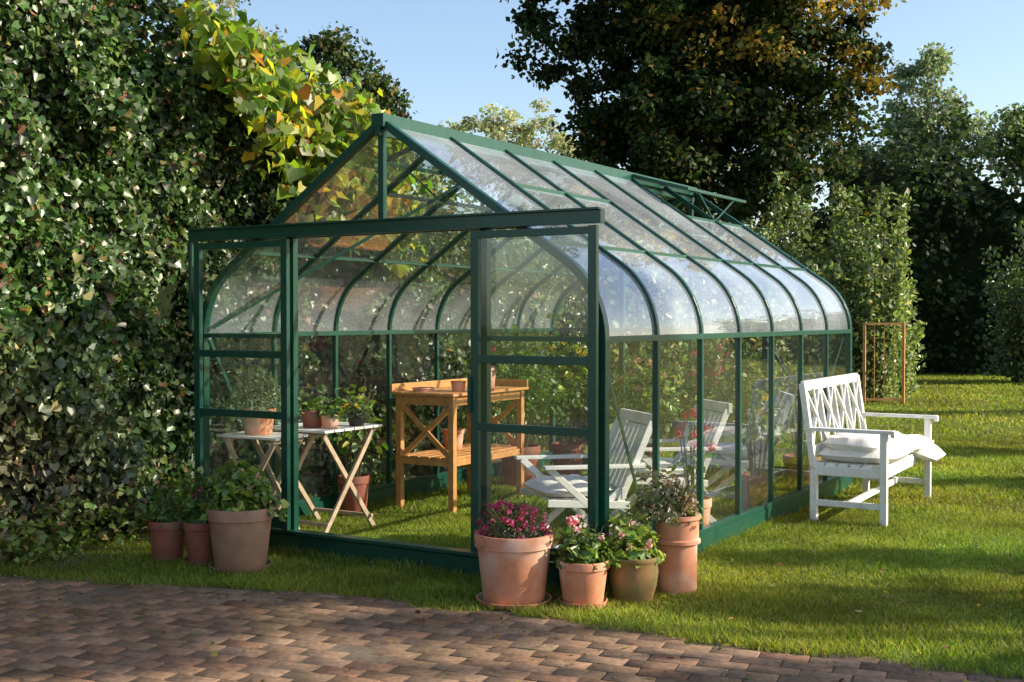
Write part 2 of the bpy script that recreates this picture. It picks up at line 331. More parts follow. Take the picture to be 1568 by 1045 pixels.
# ---------------- ivy wall
def wtop(t):
    return np.interp(t,[-5,-1.0,0,.6,1.2,1.9,2.4,2.75,3.2,9],[4.3,4.05,3.8,3.6,3.55,3.5,3.25,2.8,2.4,2.2])
ivy=empty('ivy_covered_wall',tuple(G(3.9,0)))
wb=MB(); ts=np.linspace(-4.5,8,26)
for i in range(25):
    t0,t1=ts[i],ts[i+1]; z0,z1=float(wtop(t0))-.25,float(wtop(t1))-.25
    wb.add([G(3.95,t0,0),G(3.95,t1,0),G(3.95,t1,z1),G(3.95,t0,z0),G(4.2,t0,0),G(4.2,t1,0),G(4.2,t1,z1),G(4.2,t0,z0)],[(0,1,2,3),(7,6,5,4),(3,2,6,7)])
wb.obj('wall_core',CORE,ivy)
EWn=np.array(EW); ETn=np.array(ET); P0n=np.array(P0); UPn=np.array([0,0,1.])
def Gn(w,t,z): return P0n+w[:,None]*EWn+t[:,None]*ETn+z[:,None]*UPn
n=92000
t=rng.uniform(-4.0,8,n); t=np.where(rng.random(n)<.6,rng.uniform(-2.0,3.0,n),t)
z=rng.uniform(0,1,n)*(wtop(t)+.12*np.sin(t*5)+.1*np.sin(t*13+1))
Q=np.stack([t,z*.8,0*t],1); bulge=.15*fbm(Q,1.6)+.16*fbm(Q,4.2)+.04*fbm(Q,11)
top=np.clip((z-(wtop(t)-.35))/.35,0,1)
w_=3.80-bulge*.85-.12*rng.random(n)**2+.12*top+rng.standard_normal(n)*.03-.18*np.clip(.5-z,0,1)*rng.random(n)
w_=np.maximum(w_,3.25)
pos=Gn(w_,t,z)
nr=-EWn*.75+UPn*(.35+.6*top[:,None])+rng.standard_normal((n,3))*.6
tp=-UPn*1.0+rng.standard_normal((n,3))*.7-EWn*.25
cl=palette(n,[(.035,.075,.018),(.05,.10,.022),(.075,.13,.035),(.10,.15,.03),(.20,.16,.06),(.20,.09,.045),(.13,.15,.10)],[5,5,3,1.5,.5,.4,.9],.28,1.0)
cl*=(1+.3*fbm(Q,2.2)[:,None]).clip(.35,1.6)
low=(np.clip(1.5-z,0,1)*np.clip((.3-t)/1.3,0,1)*.75)[:,None]; cl=cl*(1-low)+low*cl[:,[1,1,1]]*np.array([1.25,1.0,.65])
leaves('ivy_leaves',pos,nr,tp,rng.uniform(.028,.068,n),cl.clip(.005,1),T_IVY,LEAF,ivy)
n=2600; t=rng.uniform(-2.2,.6,n); wv=3.62-rng.random(n)**1.5*.42; z=(rng.random(n)**1.4)*(.35*np.abs(np.sin(t*3.1)+.3*np.sin(t*9))+.06)
leaves('ground_ivy',Gn(wv,t,z),UPn*.8+rng.standard_normal((n,3))*.5,rng.standard_normal((n,3)),rng.uniform(.03,.06,n),palette(n,[(.10,.15,.03),(.16,.2,.05),(.2,.14,.06)],[3,2,1]).clip(.005,1),T_IVY,LEAF,ivy)
# vine
vine=empty('grape_vine',tuple(G(3.6,.8,3)))
n=1700
cz=rng.uniform(0,1,n)**.9; t=.3+2.45*rng.random(n)**.75; tt=wtop(t)+.12
z=tt-cz*np.interp(t,[.2,1.2,2.0,2.75],[.45,1.1,1.45,1.3])*rng.uniform(.6,1.1,n)
ww=3.56-.36*rng.random(n)-.12*np.sin(t*3)
ww=np.where(z>wtop(t)-.1,ww+.15,ww)
pos=Gn(ww,t,z)
nr=-EWn*.6+UPn*.3+rng.standard_normal((n,3))*.6; tp=-UPn+rng.standard_normal((n,3))*.5
cl=palette(n,[(.17,.25,.03),(.24,.31,.035),(.42,.38,.03),(.45,.24,.03),(.36,.14,.05),(.09,.16,.03),(.24,.26,.15)],[4,3.5,2,.6,.3,4.5,1.4],.2,.95)
leaves('leaves',pos,nr,tp,rng.uniform(.06,.13,n),cl.clip(.01,.8),T_IVY,VLEAF,vine)
vb=MB()
for k in range(9):
    t0=random.uniform(.8,2.4); p=[G(3.78,t0-.3,2.4+.4*random.random()),G(3.76,t0,2.9),G(3.7,t0+.15,float(wtop(t0))-.15),G(3.5,t0+.3,float(wtop(t0))-.5)]
    vb.tube(p,[.008,.007,.005,.003],5)
vb.obj('stems',BARK,vine)
# ---------------- trees / shrubs
def crown(name,ells,nc,lpc,cr,ls,cols,wts,parent,tmpl=T_KITE,m=None,dark=.35,shell=.45,fb=None):
    CS=[];tot=sum((e[3]*e[4]*e[5])**(1/1.5) for e in ells)
    for e in ells:
        k=max(3,int(nc*(e[3]*e[4]*e[5])**(1/1.5)/tot)); d=unit(rng.standard_normal((k,3))); r=rng.uniform(shell**3,1,k)**(1/3)
        CS.append(np.array(e[:3])+d*r[:,None]*np.array(e[3:6]))
    CS=np.concatenate(CS); k=len(CS)
    cb=(1+dark*rng.standard_normal(k)).clip(.35,1.8)
    N_=k*lpc; idx=np.repeat(np.arange(k),lpc)
    rr=cr*rng.uniform(.5,1.3,k)
    off=unit(rng.standard_normal((N_,3)))*(rng.random(N_)**.6)[:,None]*rr[idx][:,None]*np.array([1,1,.7])
    pos=CS[idx]+off
    nr=rng.standard_normal((N_,3))*.8+UPn*.5+unit(off+1e-6)*.5; tp=rng.standard_normal((N_,3))-UPn*.4+unit(off+1e-6)*.6
    c=palette(N_,cols,wts,.2,fb)*cb[idx][:,None]
    leaves(name,pos,nr,tp,rng.uniform(.6,1.25,N_)*ls,c.clip(.003,.9),tmpl,m or TLEAF,parent)
    return CS
def tree(name,x,y,h,tr,ells,nc,lpc,cr,ls,cols,wts,dark=.35,shell=.45,tmpl=T_KITE,nb=60,fb=None):
    e=empty(name,(x,y,0)); CS=crown('crown',ells,nc,lpc,cr,ls,cols,wts,e,dark=dark,shell=shell,tmpl=tmpl,fb=fb)
    mb=MB(); pts=[Vector((x,y,-.05))]; rad=[tr*1.25]
    for i in range(1,7):
        pts.append(Vector((x+random.uniform(-.02,.02)*h*i/6,y+random.uniform(-.02,.02)*h*i/6,h*.92*i/6))); rad.append(tr*(1-i/6.6))
    mb.tube(pts,rad,9)
    for i in rng.choice(len(CS),min(nb,len(CS)),replace=False):
        c=Vector(CS[i]); zf=max(.22*h,min(.85*h,c.z-random.uniform(.1,.3)*h)); f=zf/(h*.92)*6; k=min(5,int(f)); p=pts[k].lerp(pts[k+1],min(1,f-k))
        r=rad[k]*.3; mid=p.lerp(c,.5)+Vector((0,0,random.uniform(-.05,.08)*h*.5))
        mb.tube([p,mid,c],[r,r*.45,r*.08],5)
    mb.obj('trunk_and_limbs',BARK,e,smooth=True); return e
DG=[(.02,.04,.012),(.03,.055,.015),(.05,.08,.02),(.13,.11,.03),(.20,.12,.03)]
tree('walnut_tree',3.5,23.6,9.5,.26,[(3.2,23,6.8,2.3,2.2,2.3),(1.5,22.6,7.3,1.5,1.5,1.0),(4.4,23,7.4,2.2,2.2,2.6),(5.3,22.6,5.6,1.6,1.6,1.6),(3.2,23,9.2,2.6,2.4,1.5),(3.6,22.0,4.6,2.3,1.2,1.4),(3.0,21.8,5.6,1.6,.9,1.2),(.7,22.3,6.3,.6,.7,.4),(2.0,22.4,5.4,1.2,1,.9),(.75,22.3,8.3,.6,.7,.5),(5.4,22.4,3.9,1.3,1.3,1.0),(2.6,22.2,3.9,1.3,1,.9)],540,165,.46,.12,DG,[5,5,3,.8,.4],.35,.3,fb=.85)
crown('sunlit_leaves',[(5.2,22.2,6.8,1.9,1.3,2.3),(4.2,21.6,7.5,2.0,1.0,1.6)],70,85,.45,.11,[(.24,.15,.03),(.30,.20,.03),(.12,.12,.03)],[3,2,3],bpy.data.objects['walnut_tree'],fb=1.2)  # sunlight on the crown's right side put into warmer, lighter leaf colours
tree('cherry_tree',-2.7,20,6,.14,[(-2.9,20,5.3,.75,.7,.85),(-2.6,20,4.4,.9,.9,.8),(-2.1,20,5.0,.4,.5,.5),(-3.1,20,6.0,.4,.4,.35)],95,120,.32,.085,[(.03,.05,.02),(.05,.08,.03),(.10,.12,.05),(.2,.14,.05)],[4,4,2,.5],.35,.2,fb=1.1)
tree('birch_tree',-6.4,26,9,.12,[(-6.4,26,7.4,1.2,1.2,1.3),(-5.6,26,6.8,.8,1.0,.9)],60,90,.42,.10,[(.12,.14,.07),(.18,.17,.08),(.25,.17,.08)],[4,3,1],.3,.2)
tree('maple_tree',-9.8,27,9,.2,[(-9.8,27,7.6,1.9,1.6,1.5)],60,90,.5,.14,[(.08,.10,.04),(.22,.12,.05),(.25,.09,.04)],[3,2,1],.3,.2)
tree('willow_tree',13.0,38,10,.2,[(13.0,38,8.3,1.0,1.2,1.7),(12.1,38,6.9,1.1,1.2,1.1),(14.2,38,7.2,1.1,1.2,1.0)],95,120,.5,.14,[(.16,.20,.12),(.22,.25,.16),(.11,.15,.08)],[4,3,3],.25,.15,nb=40)
tree('ash_tree',17.0,38,8.5,.2,[(16.8,38,6.9,1.9,1.8,1.3),(15.9,38,7.6,.5,.8,.5)],75,110,.5,.15,[(.10,.14,.06),(.14,.17,.08)],[1,1],.3,.2,nb=40)
dt=empty('distant_trees',(0,58,0))
crown('crowns',[(-1.5,58,9.4,2.6,2,2.4),(1.4,58,9.4,2.2,2,2.5),(-4.0,58,8.1,1.8,2,2.2),(3.2,58,8.2,1.6,1.5,2.4),(-9,60,7,5,2,3),(9,60,7,5,3,3.4),(-22,55,7,9,3,4)],520,85,.62,.2,[(.26,.28,.17),(.34,.28,.17),(.20,.24,.15)],[4,2,3],dt,dark=.2,shell=.1)
tb=MB()
for x in (-1.5,1.4,-4,3.2,-9,8,-20,-26): tb.tube([(x,58,0),(x+.2,58,4),(x,58,8.5)],[.3,.2,.05],7)
tb.obj('trunks',BARK,dt)
def hedge(name,x0,y0,x1,y1,th,h,dens,ls,cols,wts,hv=.25,tmpl=T_KITE,fb=None):
    e=empty(name,((x0+x1)/2,(y0+y1)/2,0)); L_=math.hypot(x1-x0,y1-y0); d=np.array([(x1-x0)/L_,(y1-y0)/L_,0]); nn=np.array([d[1],-d[0],0])
    mb=MB(); K=int(L_/.5)+2; vs=[]
    hfun=lambda s: h*(1+hv*(.35*np.sin(s*.9+h)+.25*np.sin(s*2.1+1)+.15*np.sin(s*4.7)))
    for k in range(K):
        s=L_*k/(K-1); c=np.array([x0,y0,0])+d*s; hh=float(hfun(s))*.82
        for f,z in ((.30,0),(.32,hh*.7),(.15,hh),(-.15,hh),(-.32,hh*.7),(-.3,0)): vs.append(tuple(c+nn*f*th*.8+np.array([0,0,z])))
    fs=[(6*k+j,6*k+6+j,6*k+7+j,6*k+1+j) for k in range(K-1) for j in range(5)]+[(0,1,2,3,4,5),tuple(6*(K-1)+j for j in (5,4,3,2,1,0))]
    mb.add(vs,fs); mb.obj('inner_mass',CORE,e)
    n=int(dens*L_*h); s=rng.uniform(-.2,L_+.2,n); q=rng.random(n)
    z=hfun(s)*q**.85; sidef=np.where(rng.random(n)<.82,1,-1)
    prof=np.sqrt(np.clip(1-(q**3.2),0,1)); Q=np.stack([s,z,sidef*3.],1)
    off=sidef*(th*.42*(.35+.65*prof)+.2*th*fbm(Q,1.3)+.13*th*fbm(Q,3.5))+rng.standard_normal(n)*.06*th
    z=z+.14*h*hv*fbm(Q,2.5)+rng.standard_normal(n)*.02*h
    pos=np.array([x0,y0,0])+s[:,None]*d+off[:,None]*nn+z[:,None]*UPn; pos[:,2]=pos[:,2].clip(.02)
    nr=nn*sidef[:,None]*.6+UPn*(.3+.6*q[:,None])+rng.standard_normal((n,3))*.6; tp=-UPn*.5+rng.standard_normal((n,3))
    c=palette(n,cols,wts,.25,fb)*(1+.35*fbm(Q,2.))[:,None].clip(.3,1.8)
    leaves('leaves',pos,nr,tp,rng.uniform(.6,1.3,n)*ls,c.clip(.003,.9),tmpl,TLEAF,e); return e
hedge('mixed_hedge',-6.5,13.2,2.9,15.6,1.3,2.6,520,.085,[(.06,.09,.025),(.10,.13,.04),(.14,.15,.05),(.28,.22,.06),(.24,.13,.07)],[4,4,3,1,.8],.3,T_OVAL)
hedge('yew_hedge',8.8,33,30,31,3,6.6,130,.18,[(.018,.034,.012),(.028,.05,.015),(.042,.065,.02)],[4,4,2],.25,fb=.95)
hedge('laurel_hedge',-2,28,8.5,30,2.5,4.0,90,.19,[(.02,.035,.012),(.03,.05,.015),(.045,.065,.02)],[4,4,2],.3,fb=.95)
def shrub(name,x,y,shoots,h,rad,n,ls,cols,wts,tmpl=T_OVAL):
    e=empty(name,(x,y,0)); mb=MB(); P=[];B=[]
    for k in range(shoots):
        a=random.uniform(0,6.28); r=rad*math.sqrt(random.random()); bx,by=x+r*.35*math.cos(a),y+r*.35*math.sin(a); tx,ty=x+r*math.cos(a),y+r*math.sin(a); hh=h*random.uniform(.5,1)*(1-.25*r/rad)
        mb.tube([(bx,by,0),((bx+tx)/2+.03,(by+ty)/2,hh*.5),(tx,ty,hh)],[.02,.013,.004],5)
        m_=n//shoots; f=rng.uniform(.04,1,m_); sp=.2*(1-f*.85)*rad/.8+.02
        p=np.stack([bx+(tx-bx)*f,by+(ty-by)*f,hh*f],1)+rng.standard_normal((m_,3))*sp[:,None]*np.array([1,1,.3]); P.append(p); B.append(np.full(m_,random.uniform(.7,1.25)))
    P=np.concatenate(P); P[:,2]=P[:,2].clip(.03); n_=len(P); B=np.concatenate(B)
    mb.obj('stems',BARK,e)
    c=palette(n_,cols,wts,.22)*B[:,None]
    leaves('leaves',P,rng.standard_normal((n_,3))*.7+UPn*.4,rng.standard_normal((n_,3))*.6+UPn*.5,rng.uniform(.6,1.25,n_)*ls,c.clip(.003,.9),tmpl,LEAF,e); return e
LG=[(.15,.20,.07),(.20,.25,.10),(.10,.14,.05),(.28,.28,.14)]
shrub('hazel_shrub',5.1,21.5,20,5.0,.95,7000,.105,LG,[4,4,3,1.5])
shrub('hazel_shrub',6.3,21.3,20,5.1,.8,7000,.105,LG,[4,4,3,1.5])
shrub('hazel_shrub',7.4,23.2,14,3.0,.6,3500,.105,LG,[4,4,3,1.5])
shrub('hazel_shrub',4.2,20.5,16,3.4,.7,3500,.105,LG,[4,4,3,1.5])
shrub('climbing_rose',1.6,14.4,14,3.7,1.2,1800,.10,LG,[4,4,3,1.5])
shrub('forsythia_shrub',11.9,27.5,24,4.2,1.3,6000,.12,[(.05,.08,.03),(.08,.11,.05)],[1,1])
e=empty('wooden_trellis',(6.7,20.6,0)); tr=MB()
for x in (6.05,6.72): tr.bar((x,20.6,0),(x,20.6,1.4),.045,.045)
for z in (.08,1.38): tr.bar((6.05,20.6,z),(6.72,20.6,z),.035,.04)
for x in (6.22,6.39,6.55): tr.bar((x,20.6,.1),(x,20.6,1.37),.012,.012)
tr.obj('lattice',PINE,e)
SC=[(.04,.07,.02),(.06,.09,.03)]
# garden trees to the right of the view that throw the long shadows on patio and lawn
def shade(gx,gy,X,rx,ry,rz,nc,lpc=50,cr=.36):
    D=X-gx; z=D*math.tan(EL)/math.cos(AZ); y=gy+D*math.tan(AZ)
    tree('apple_tree',X,y,z+rz*.6,.13,[(X,y,z,rx,ry,rz)],nc,lpc,cr,.14,SC,[1,1],.3,.1,nb=14)
shade(2.9,4.35,11,1.5,.70,1.1,140,60)
shade(-2.3,6.72,14,1.2,.55,.8,95,60,.34)
shade(2.9,6.0,12.5,1.0,.34,1.1,30,55)
shade(3.4,7.2,12,1.0,.28,1.1,24,50)
shade(-1.9,5.75,16.5,1.1,.22,.7,20,50,.28)
shade(-2.6,5.2,17.5,.9,.18,.6,14,50,.25)
shade(5.2,10.6,15,1.2,.4,1.2,30)
shade(5.6,13.0,16,1.4,.4,1.2,30)
shade(7.6,18.5,19,1.6,.6,1.3,46)
# ---------------- pots & plants
def pot(name,x,y,z,h,r,style='std',m=TERRA,saucer=True,rb=None):
    e=empty(name,(x,y,z)); mb=MB(); rb=rb or r*.74; z0=.02 if saucer else 0.0
    if style=='std':
        rh=h*.2
        pf=[(0,0),(rb,0),(rb+.004,.006),(r*.93,h-rh),(r*.935,h-rh),(r,h-rh+.004),(r*1.01,h-.008),(r*.99,h),(r*.92,h),(r*.9,h-.03),(r*.88,h-.04)]
    elif style=='round':
        pf=[(0,0),(rb,0),(rb+.004,.006),(r*.9,h*.35),(r*.98,h*.65),(r*.93,h*.86),(r*.95,h*.88),(r,h*.93),(r*.99,h),(r*.9,h),(r*.88,h-.04)]
    else:
        pf=[(0,0),(r*.80,0),(r*.82,.03),(r*.84,h*.62),(r*.98,h*.64),(r*.98,h*.68),(r*.9,h*.7),(r*.92,h*.93),(r*1.0,h*.95),(r,h),(r*.88,h),(r*.86,h-.04)]
    mb.lathe(pf,44,(x,y,z+z0)); mb.obj('pot',m,e,smooth=True)
    s=MB(); s.lathe([(0,h-.035+z0+z),(r*.89,h-.04+z0+z)],30,(x,y,0)); s.obj('soil',SOIL,e)
    if saucer:
        s=MB(); R_=rb*1.28; s.lathe([(0,.002),(R_*.9,.002),(R_,.035),(R_*.96,.035),(R_*.88,.012),(0,.012)],40,(x,y,z)); s.obj('saucer',m,e,smooth=True)
    return e,z+z0+h
def dome(e,x,y,z,rx,rz,n,ls,cols,wts,tmpl=T_OVAL,name='leaves',m=LEAF,fill=.5,zc=0,up=.6):
    d=unit(rng.standard_normal((n,3))); d[:,2]=np.abs(d[:,2])-.15; r=rng.uniform(fill**3,1,n)**(1/3)
    r*=1+.22*fbm(d,2.5)
    p=np.array([x,y,z+zc])+d*r[:,None]*np.array([rx,rx,rz])
    nr=d*.7+UPn*up+rng.standard_normal((n,3))*.4; tp=d*1.0+rng.standard_normal((n,3))*.5
    leaves(name,p,nr,tp,rng.uniform(.6,1.3,n)*ls,palette(n,cols,wts,.2,1.25).clip(.003,.95),tmpl,m,e)
STEM=mat('stem',(.07,.09,.03),(.12,.10,.05),.7)
def stems(e,x,y,z,rx,h,n,r=.003):
    mb=MB()
    for i in range(n):
        a=random.uniform(0,6.28); q=rx*math.sqrt(random.random())
        mb.tube([(x+q*.25*math.cos(a),y+q*.25*math.sin(a),z-.03),(x+q*.7*math.cos(a),y+q*.7*math.sin(a),z+h*.5),(x+q*math.cos(a),y+q*math.sin(a),z+h*random.uniform(.7,1))],[r*1.4,r,r*.6],5)
    mb.obj('stems',STEM,e)
def blossoms(e,x,y,z,rx,rz,k,fr_,cols,name='flowers',per=26,ls=.02):
    P=[];N_=[]
    for i in range(k):
        d=rng.standard_normal(3); d/=np.linalg.norm(d); d[2]=abs(d[2])*.9
        c=np.array([x,y,z])+d*np.array([rx,rx,rz])*rng.uniform(.75,1.05)
        o_=unit(rng.standard_normal((per,3))); P.append(c+o_*fr_); N_.append(o_)
    P=np.concatenate(P);N_=np.concatenate(N_);n=len(P)
    leaves(name,P,N_+rng.standard_normal((n,3))*.3,rng.standard_normal((n,3)),rng.uniform(.7,1.2,n)*ls,palette(n,cols,[1]*len(cols),.15,1.05).clip(.01,.95),T_KITE,FLOW,e)
GR=[(.07,.13,.025),(.11,.18,.035),(.05,.09,.02)]
YG=[(.18,.25,.04),(.26,.32,.05),(.10,.16,.03)]
PK=[(.6,.05,.16),(.7,.10,.25),(.45,.03,.10)]; PU=[(.42,.03,.14),(.30,.02,.10),(.52,.06,.20)]; LP=[(.75,.35,.40),(.8,.5,.5)]
e,zt=pot('potted_heather',.01,6.2,0,.35,.205,saucer=True,rb=.155)
dome(e,.01,6.2,zt-.02,.205,.20,2300,.026,[(.04,.07,.02),(.07,.10,.03),(.09,.06,.03)],[4,3,2],T_LONG,fill=.3); stems(e,.01,6.2,zt,.17,.17,30)
blossoms(e,.01,6.2,zt-.01,.19,.20,55,.013,PU,per=16,ls=.016)
e,zt=pot('potted_pelargonium',.365,6.15,0,.22,.135,rb=.10,m=TERRA)
stems(e,.365,6.15,zt,.13,.18,16); dome(e,.365,6.15,zt,.14,.18,320,.042,GR+YG[:1],[3,3,2,1],T_IVY,fill=.3); blossoms(e,.365,6.15,zt+.05,.12,.2,8,.02,LP+PK[:1],per=20,ls=.02)
e,zt=pot('potted_begonia',.635,6.28,0,.235,.137,'round',GLAZ,saucer=False,rb=.10)
stems(e,.635,6.28,zt,.12,.16,14); dome(e,.635,6.28,zt,.145,.21,330,.042,YG,[3,3,2],T_IVY,fill=.3); blossoms(e,.635,6.28,zt+.05,.13,.16,7,.014,LP,per=12,ls=.018)
e,zt=pot('potted_sedum',.895,6.48,0,.42,.128,'chimney',TERRA,saucer=False)
stems(e,.86,6.48,zt,.18,.22,22); dome(e,.83,6.48,zt,.185,.23,1000,.032,[(.13,.15,.07),(.18,.18,.08),(.10,.12,.05),(.20,.13,.09)],[3,3,2,1.5],T_OVAL,fill=.25); blossoms(e,.83,6.48,zt+.02,.18,.2,18,.018,[(.45,.22,.2),(.35,.2,.15)],per=12,ls=.014)
e,zt=pot('potted_geranium',-1.60,7.05,0,.35,.195,'std',mat('terracotta_aged',(.26,.13,.08),(.38,.21,.13),.75,7,.2,c3=(.24,.19,.13),scale3=5),rb=.145)
stems(e,-1.6,7.05,zt,.17,.22,18); dome(e,-1.6,7.05,zt-.01,.2,.27,620,.046,YG+GR,[3,2,3,3,3,1],T_IVY,fill=.3); blossoms(e,-1.6,7.05,zt+.06,.14,.28,5,.02,[(.8,.7,.6),(.7,.4,.35)],per=14,ls=.02)
e,zt=pot('potted_mint',-1.86,7.2,0,.24,.115,m=TERRAD,saucer=True); stems(e,-1.86,7.2,zt,.1,.24,12); dome(e,-1.86,7.2,zt,.10,.32,280,.04,GR,[1,2,1],T_IVY,fill=.2)
blossoms(e,-1.9,7.2,zt+.1,.06,.2,3,.02,PK,per=12,ls=.02)
e,zt=pot('potted_sage',-2.10,7.30,0,.25,.115,m=TERRAD,saucer=False); stems(e,-2.1,7.30,zt,.1,.18,12); dome(e,-2.1,7.30,zt,.13,.22,340,.036,YG[2:]+GR,[2,1,2,2],T_OVAL,fill=.2)
# ---------------- folding tables
def ftable(name,w0,w1,t0,t1,z,legs):
    e=empty(name,tuple(G((w0+w1)/2,(t0+t1)/2))); mb=MB(); k=6
    for i in range(k):
        a=t0+(t1-t0)*(i+.5)/k; mb.bar(G(w0,a,z),G(w1,a,z),(t1-t0)/k-.012,.016)
    mb.obj('top',WHITE,e,bevel=.002); lg=MB()
    if legs=='t':
        for ww in (w0+.04,w1-.04):
            lg.bar(G(ww,t0+.02,0),G(ww,t1-.05,z-.012),.018,.035,EW.cross(ET)); lg.bar(G(ww+.024,t1-.02,0),G(ww+.024,t0+.05,z-.012),.018,.035)
        for t in (t0+.05,t1-.05): lg.bar(G(w0+.03,t,z-.026),G(w1-.03,t,z-.026),.03,.02)
        for t in (t0+.08,t1-.08): lg.bar(G(w0+.03,t,.09),G(w1-.03,t,.09),.02,.025)
    else:
        for t in (t0+.04,t1-.04):
            lg.bar(G(w0+.02,t,0),G(w1-.05,t,z-.012),.018,.035); lg.bar(G(w1-.02,t+.024,0),G(w0+.05,t+.024,z-.012),.018,.035)
        for t in (w0+.05,w1-.05): lg.bar(G(t,t0+.03,z-.026),G(t,t1-.03,z-.026),.03,.02)
    lg.obj('crossed_legs',OLDW,e,bevel=.002)
ftable('folding_table',2.28,2.86,.42,1.05,.72,'t')
ftable('folding_table',2.38,2.9,.05,.38,.70,'w')
def gp(w,t): v=G(w,t); return v.x,v.y
x,y=gp(2.66,.2); e,zt=pot('potted_thyme',x,y,.71,.17,.115,m=TERRA,saucer=False); dome(e,x,y,zt,.22,.28,1500,.036,[(.14,.18,.10),(.18,.22,.13),(.08,.12,.06)],[1,1,1],T_LONG,fill=.1); stems(e,x,y,zt,.16,.24,24)
x,y=gp(2.55,.62); e,zt=pot('potted_cyclamen',x,y,.73,.12,.085,m=TERRAD,saucer=False); dome(e,x,y,zt,.08,.07,60,.04,GR,[1,1,1],T_IVY)
x,y=gp(2.40,.62); e,zt=pot('potted_cyclamen',x,y,.73,.09,.065,m=TERRA,saucer=False); dome(e,x,y,zt,.08,.09,60,.04,GR,[1,1,1],T_IVY)
x,y=gp(2.36,.86); e,zt=pot('potted_marigold',x,y,.73,.09,.065,m=BLACKP,saucer=False); stems(e,x,y,zt,.1,.12,10); dome(e,x,y,zt,.1,.14,90,.04,GR,[1,1,1],T_OVAL,fill=.2); blossoms(e,x,y,zt+.04,.1,.1,6,.012,[(.7,.5,.03)],per=10,ls=.02)
# ---------------- potting bench
e=empty('potting_table',tuple(G(2.4,2.26))); mb=MB(); a0,a1,b0,b1=2.14,2.69,1.74,2.80; zt=.9
for i in range(5):
    ww=a0-.02+(a1-a0+.04)*(i+.5)/5; mb.bar(G(ww,b0-.03,zt),G(ww,b1+.03,zt),(a1-a0+.04)/5-.006,.022)
for ww in (a0+.03,a1-.03):
    for t in (b0+.03,b1-.03): mb.bar(G(ww,t,0),G(ww,t,zt-.011),.048,.048,ET)
for t in (b0+.03,b1-.03):
    mb.bar(G(a0+.05,t,zt-.05),G(a1-.05,t,zt-.05),.024,.07); mb.bar(G(a0+.05,t,.38),G(a1-.05,t,.38),.024,.05)
    mb.bar(G(a0+.05,t-.004,.42),G(a1-.05,t-.004,zt-.09),.018,.04); mb.bar(G(a0+.05,t+.016,zt-.09),G(a1-.05,t+.016,.42),.018,.04)
for ww in (a0+.03,a1-.03):
    mb.bar(G(ww,b0+.05,zt-.05),G(ww,b1-.05,zt-.05),.024,.07); mb.bar(G(ww,b0+.05,.38),G(ww,b1-.05,.38),.024,.05)
for i in range(5):
    ww=a0+.03+(a1-a0-.06)*(i+.5)/5; mb.bar(G(ww,b0+.01,.414),G(ww,b1-.01,.414),.085,.016)
mb.bar(G(a1+.01,b0-.03,zt+.04),G(a1+.01,b1+.03,zt+.04),.018,.06); mb.bar(G(a1,b1+.02,zt+.04),G(a0-.01,b1+.02,zt+.04),.018,.055)
mb.obj('table_frame',PINE,e,bevel=.003)
x,y=gp(2.10,2.12); e,zz=pot('potted_geranium',x+.0,y,.912,.20,.09,m=TERRA,saucer=False); stems(e,x,y,zz,.09,.15,12); dome(e,x,y,zz,.12,.13,200,.05,GR,[1,1,1],T_IVY,fill=.2); blossoms(e,x,y,zz+.08,.09,.1,7,.03,PK,per=26,ls=.028)
x,y=gp(2.27,2.0); pot('terracotta_pot',x,y,.912,.08,.06,m=TERRA,saucer=False)
x,y=gp(2.5,1.86); pot('terracotta_pot',x,y,.912,.03,.09,m=TERRA,saucer=False)
x,y=gp(2.52,2.3); pot('terracotta_pot',x,y,.422,.16,.09,m=TERRA,saucer=False)
# ---------------- chairs, bench
def local(ox,oy,ang):
    fx=Vector((math.cos(ang),math.sin(ang),0)); sy=Vector((-math.sin(ang),math.cos(ang),0))
    return lambda a,b,z: Vector((ox,oy,0))+fx*a+sy*b+UP*z
def cushion(e,L,a0,a1,b0,b1,z,h,tilt=0,name='cushion',dx=0):
    mb=MB(); n=14; vs=[];fs=[]
    for sgn in (1,-1):
        for i in range(n+1):
            for j in range(n+1):
                u=i/n*2-1; v=j/n*2-1; k=(max(0,1-u**4)*max(0,1-v**4))**.5; wr=.008*math.sin(9*u+4*v)+.006*math.sin(14*v-3*u)-.012*max(0,1-6*(u*u+v*v))
                vs.append(L((a0+a1)/2+u*(a1-a0)/2*(1-.05*v*v)+dx*(sgn*h/2*k),(b0+b1)/2+v*(b1-b0)/2*(1-.05*u*u),z+tilt*(u+1)/2+sgn*h/2*k+(wr*k if sgn>0 else 0)))
    m_=(n+1)**2
    for s_ in (0,1):
        for i in range(n):
            for j in range(n):
                q=[s_*m_+i*(n+1)+j,s_*m_+(i+1)*(n+1)+j,s_*m_+(i+1)*(n+1)+j+1,s_*m_+i*(n+1)+j+1]; fs.append(tuple(q if s_==0 else q[::-1]))
    mb.add(vs,fs); mb.obj(name,FAB,e,smooth=True)
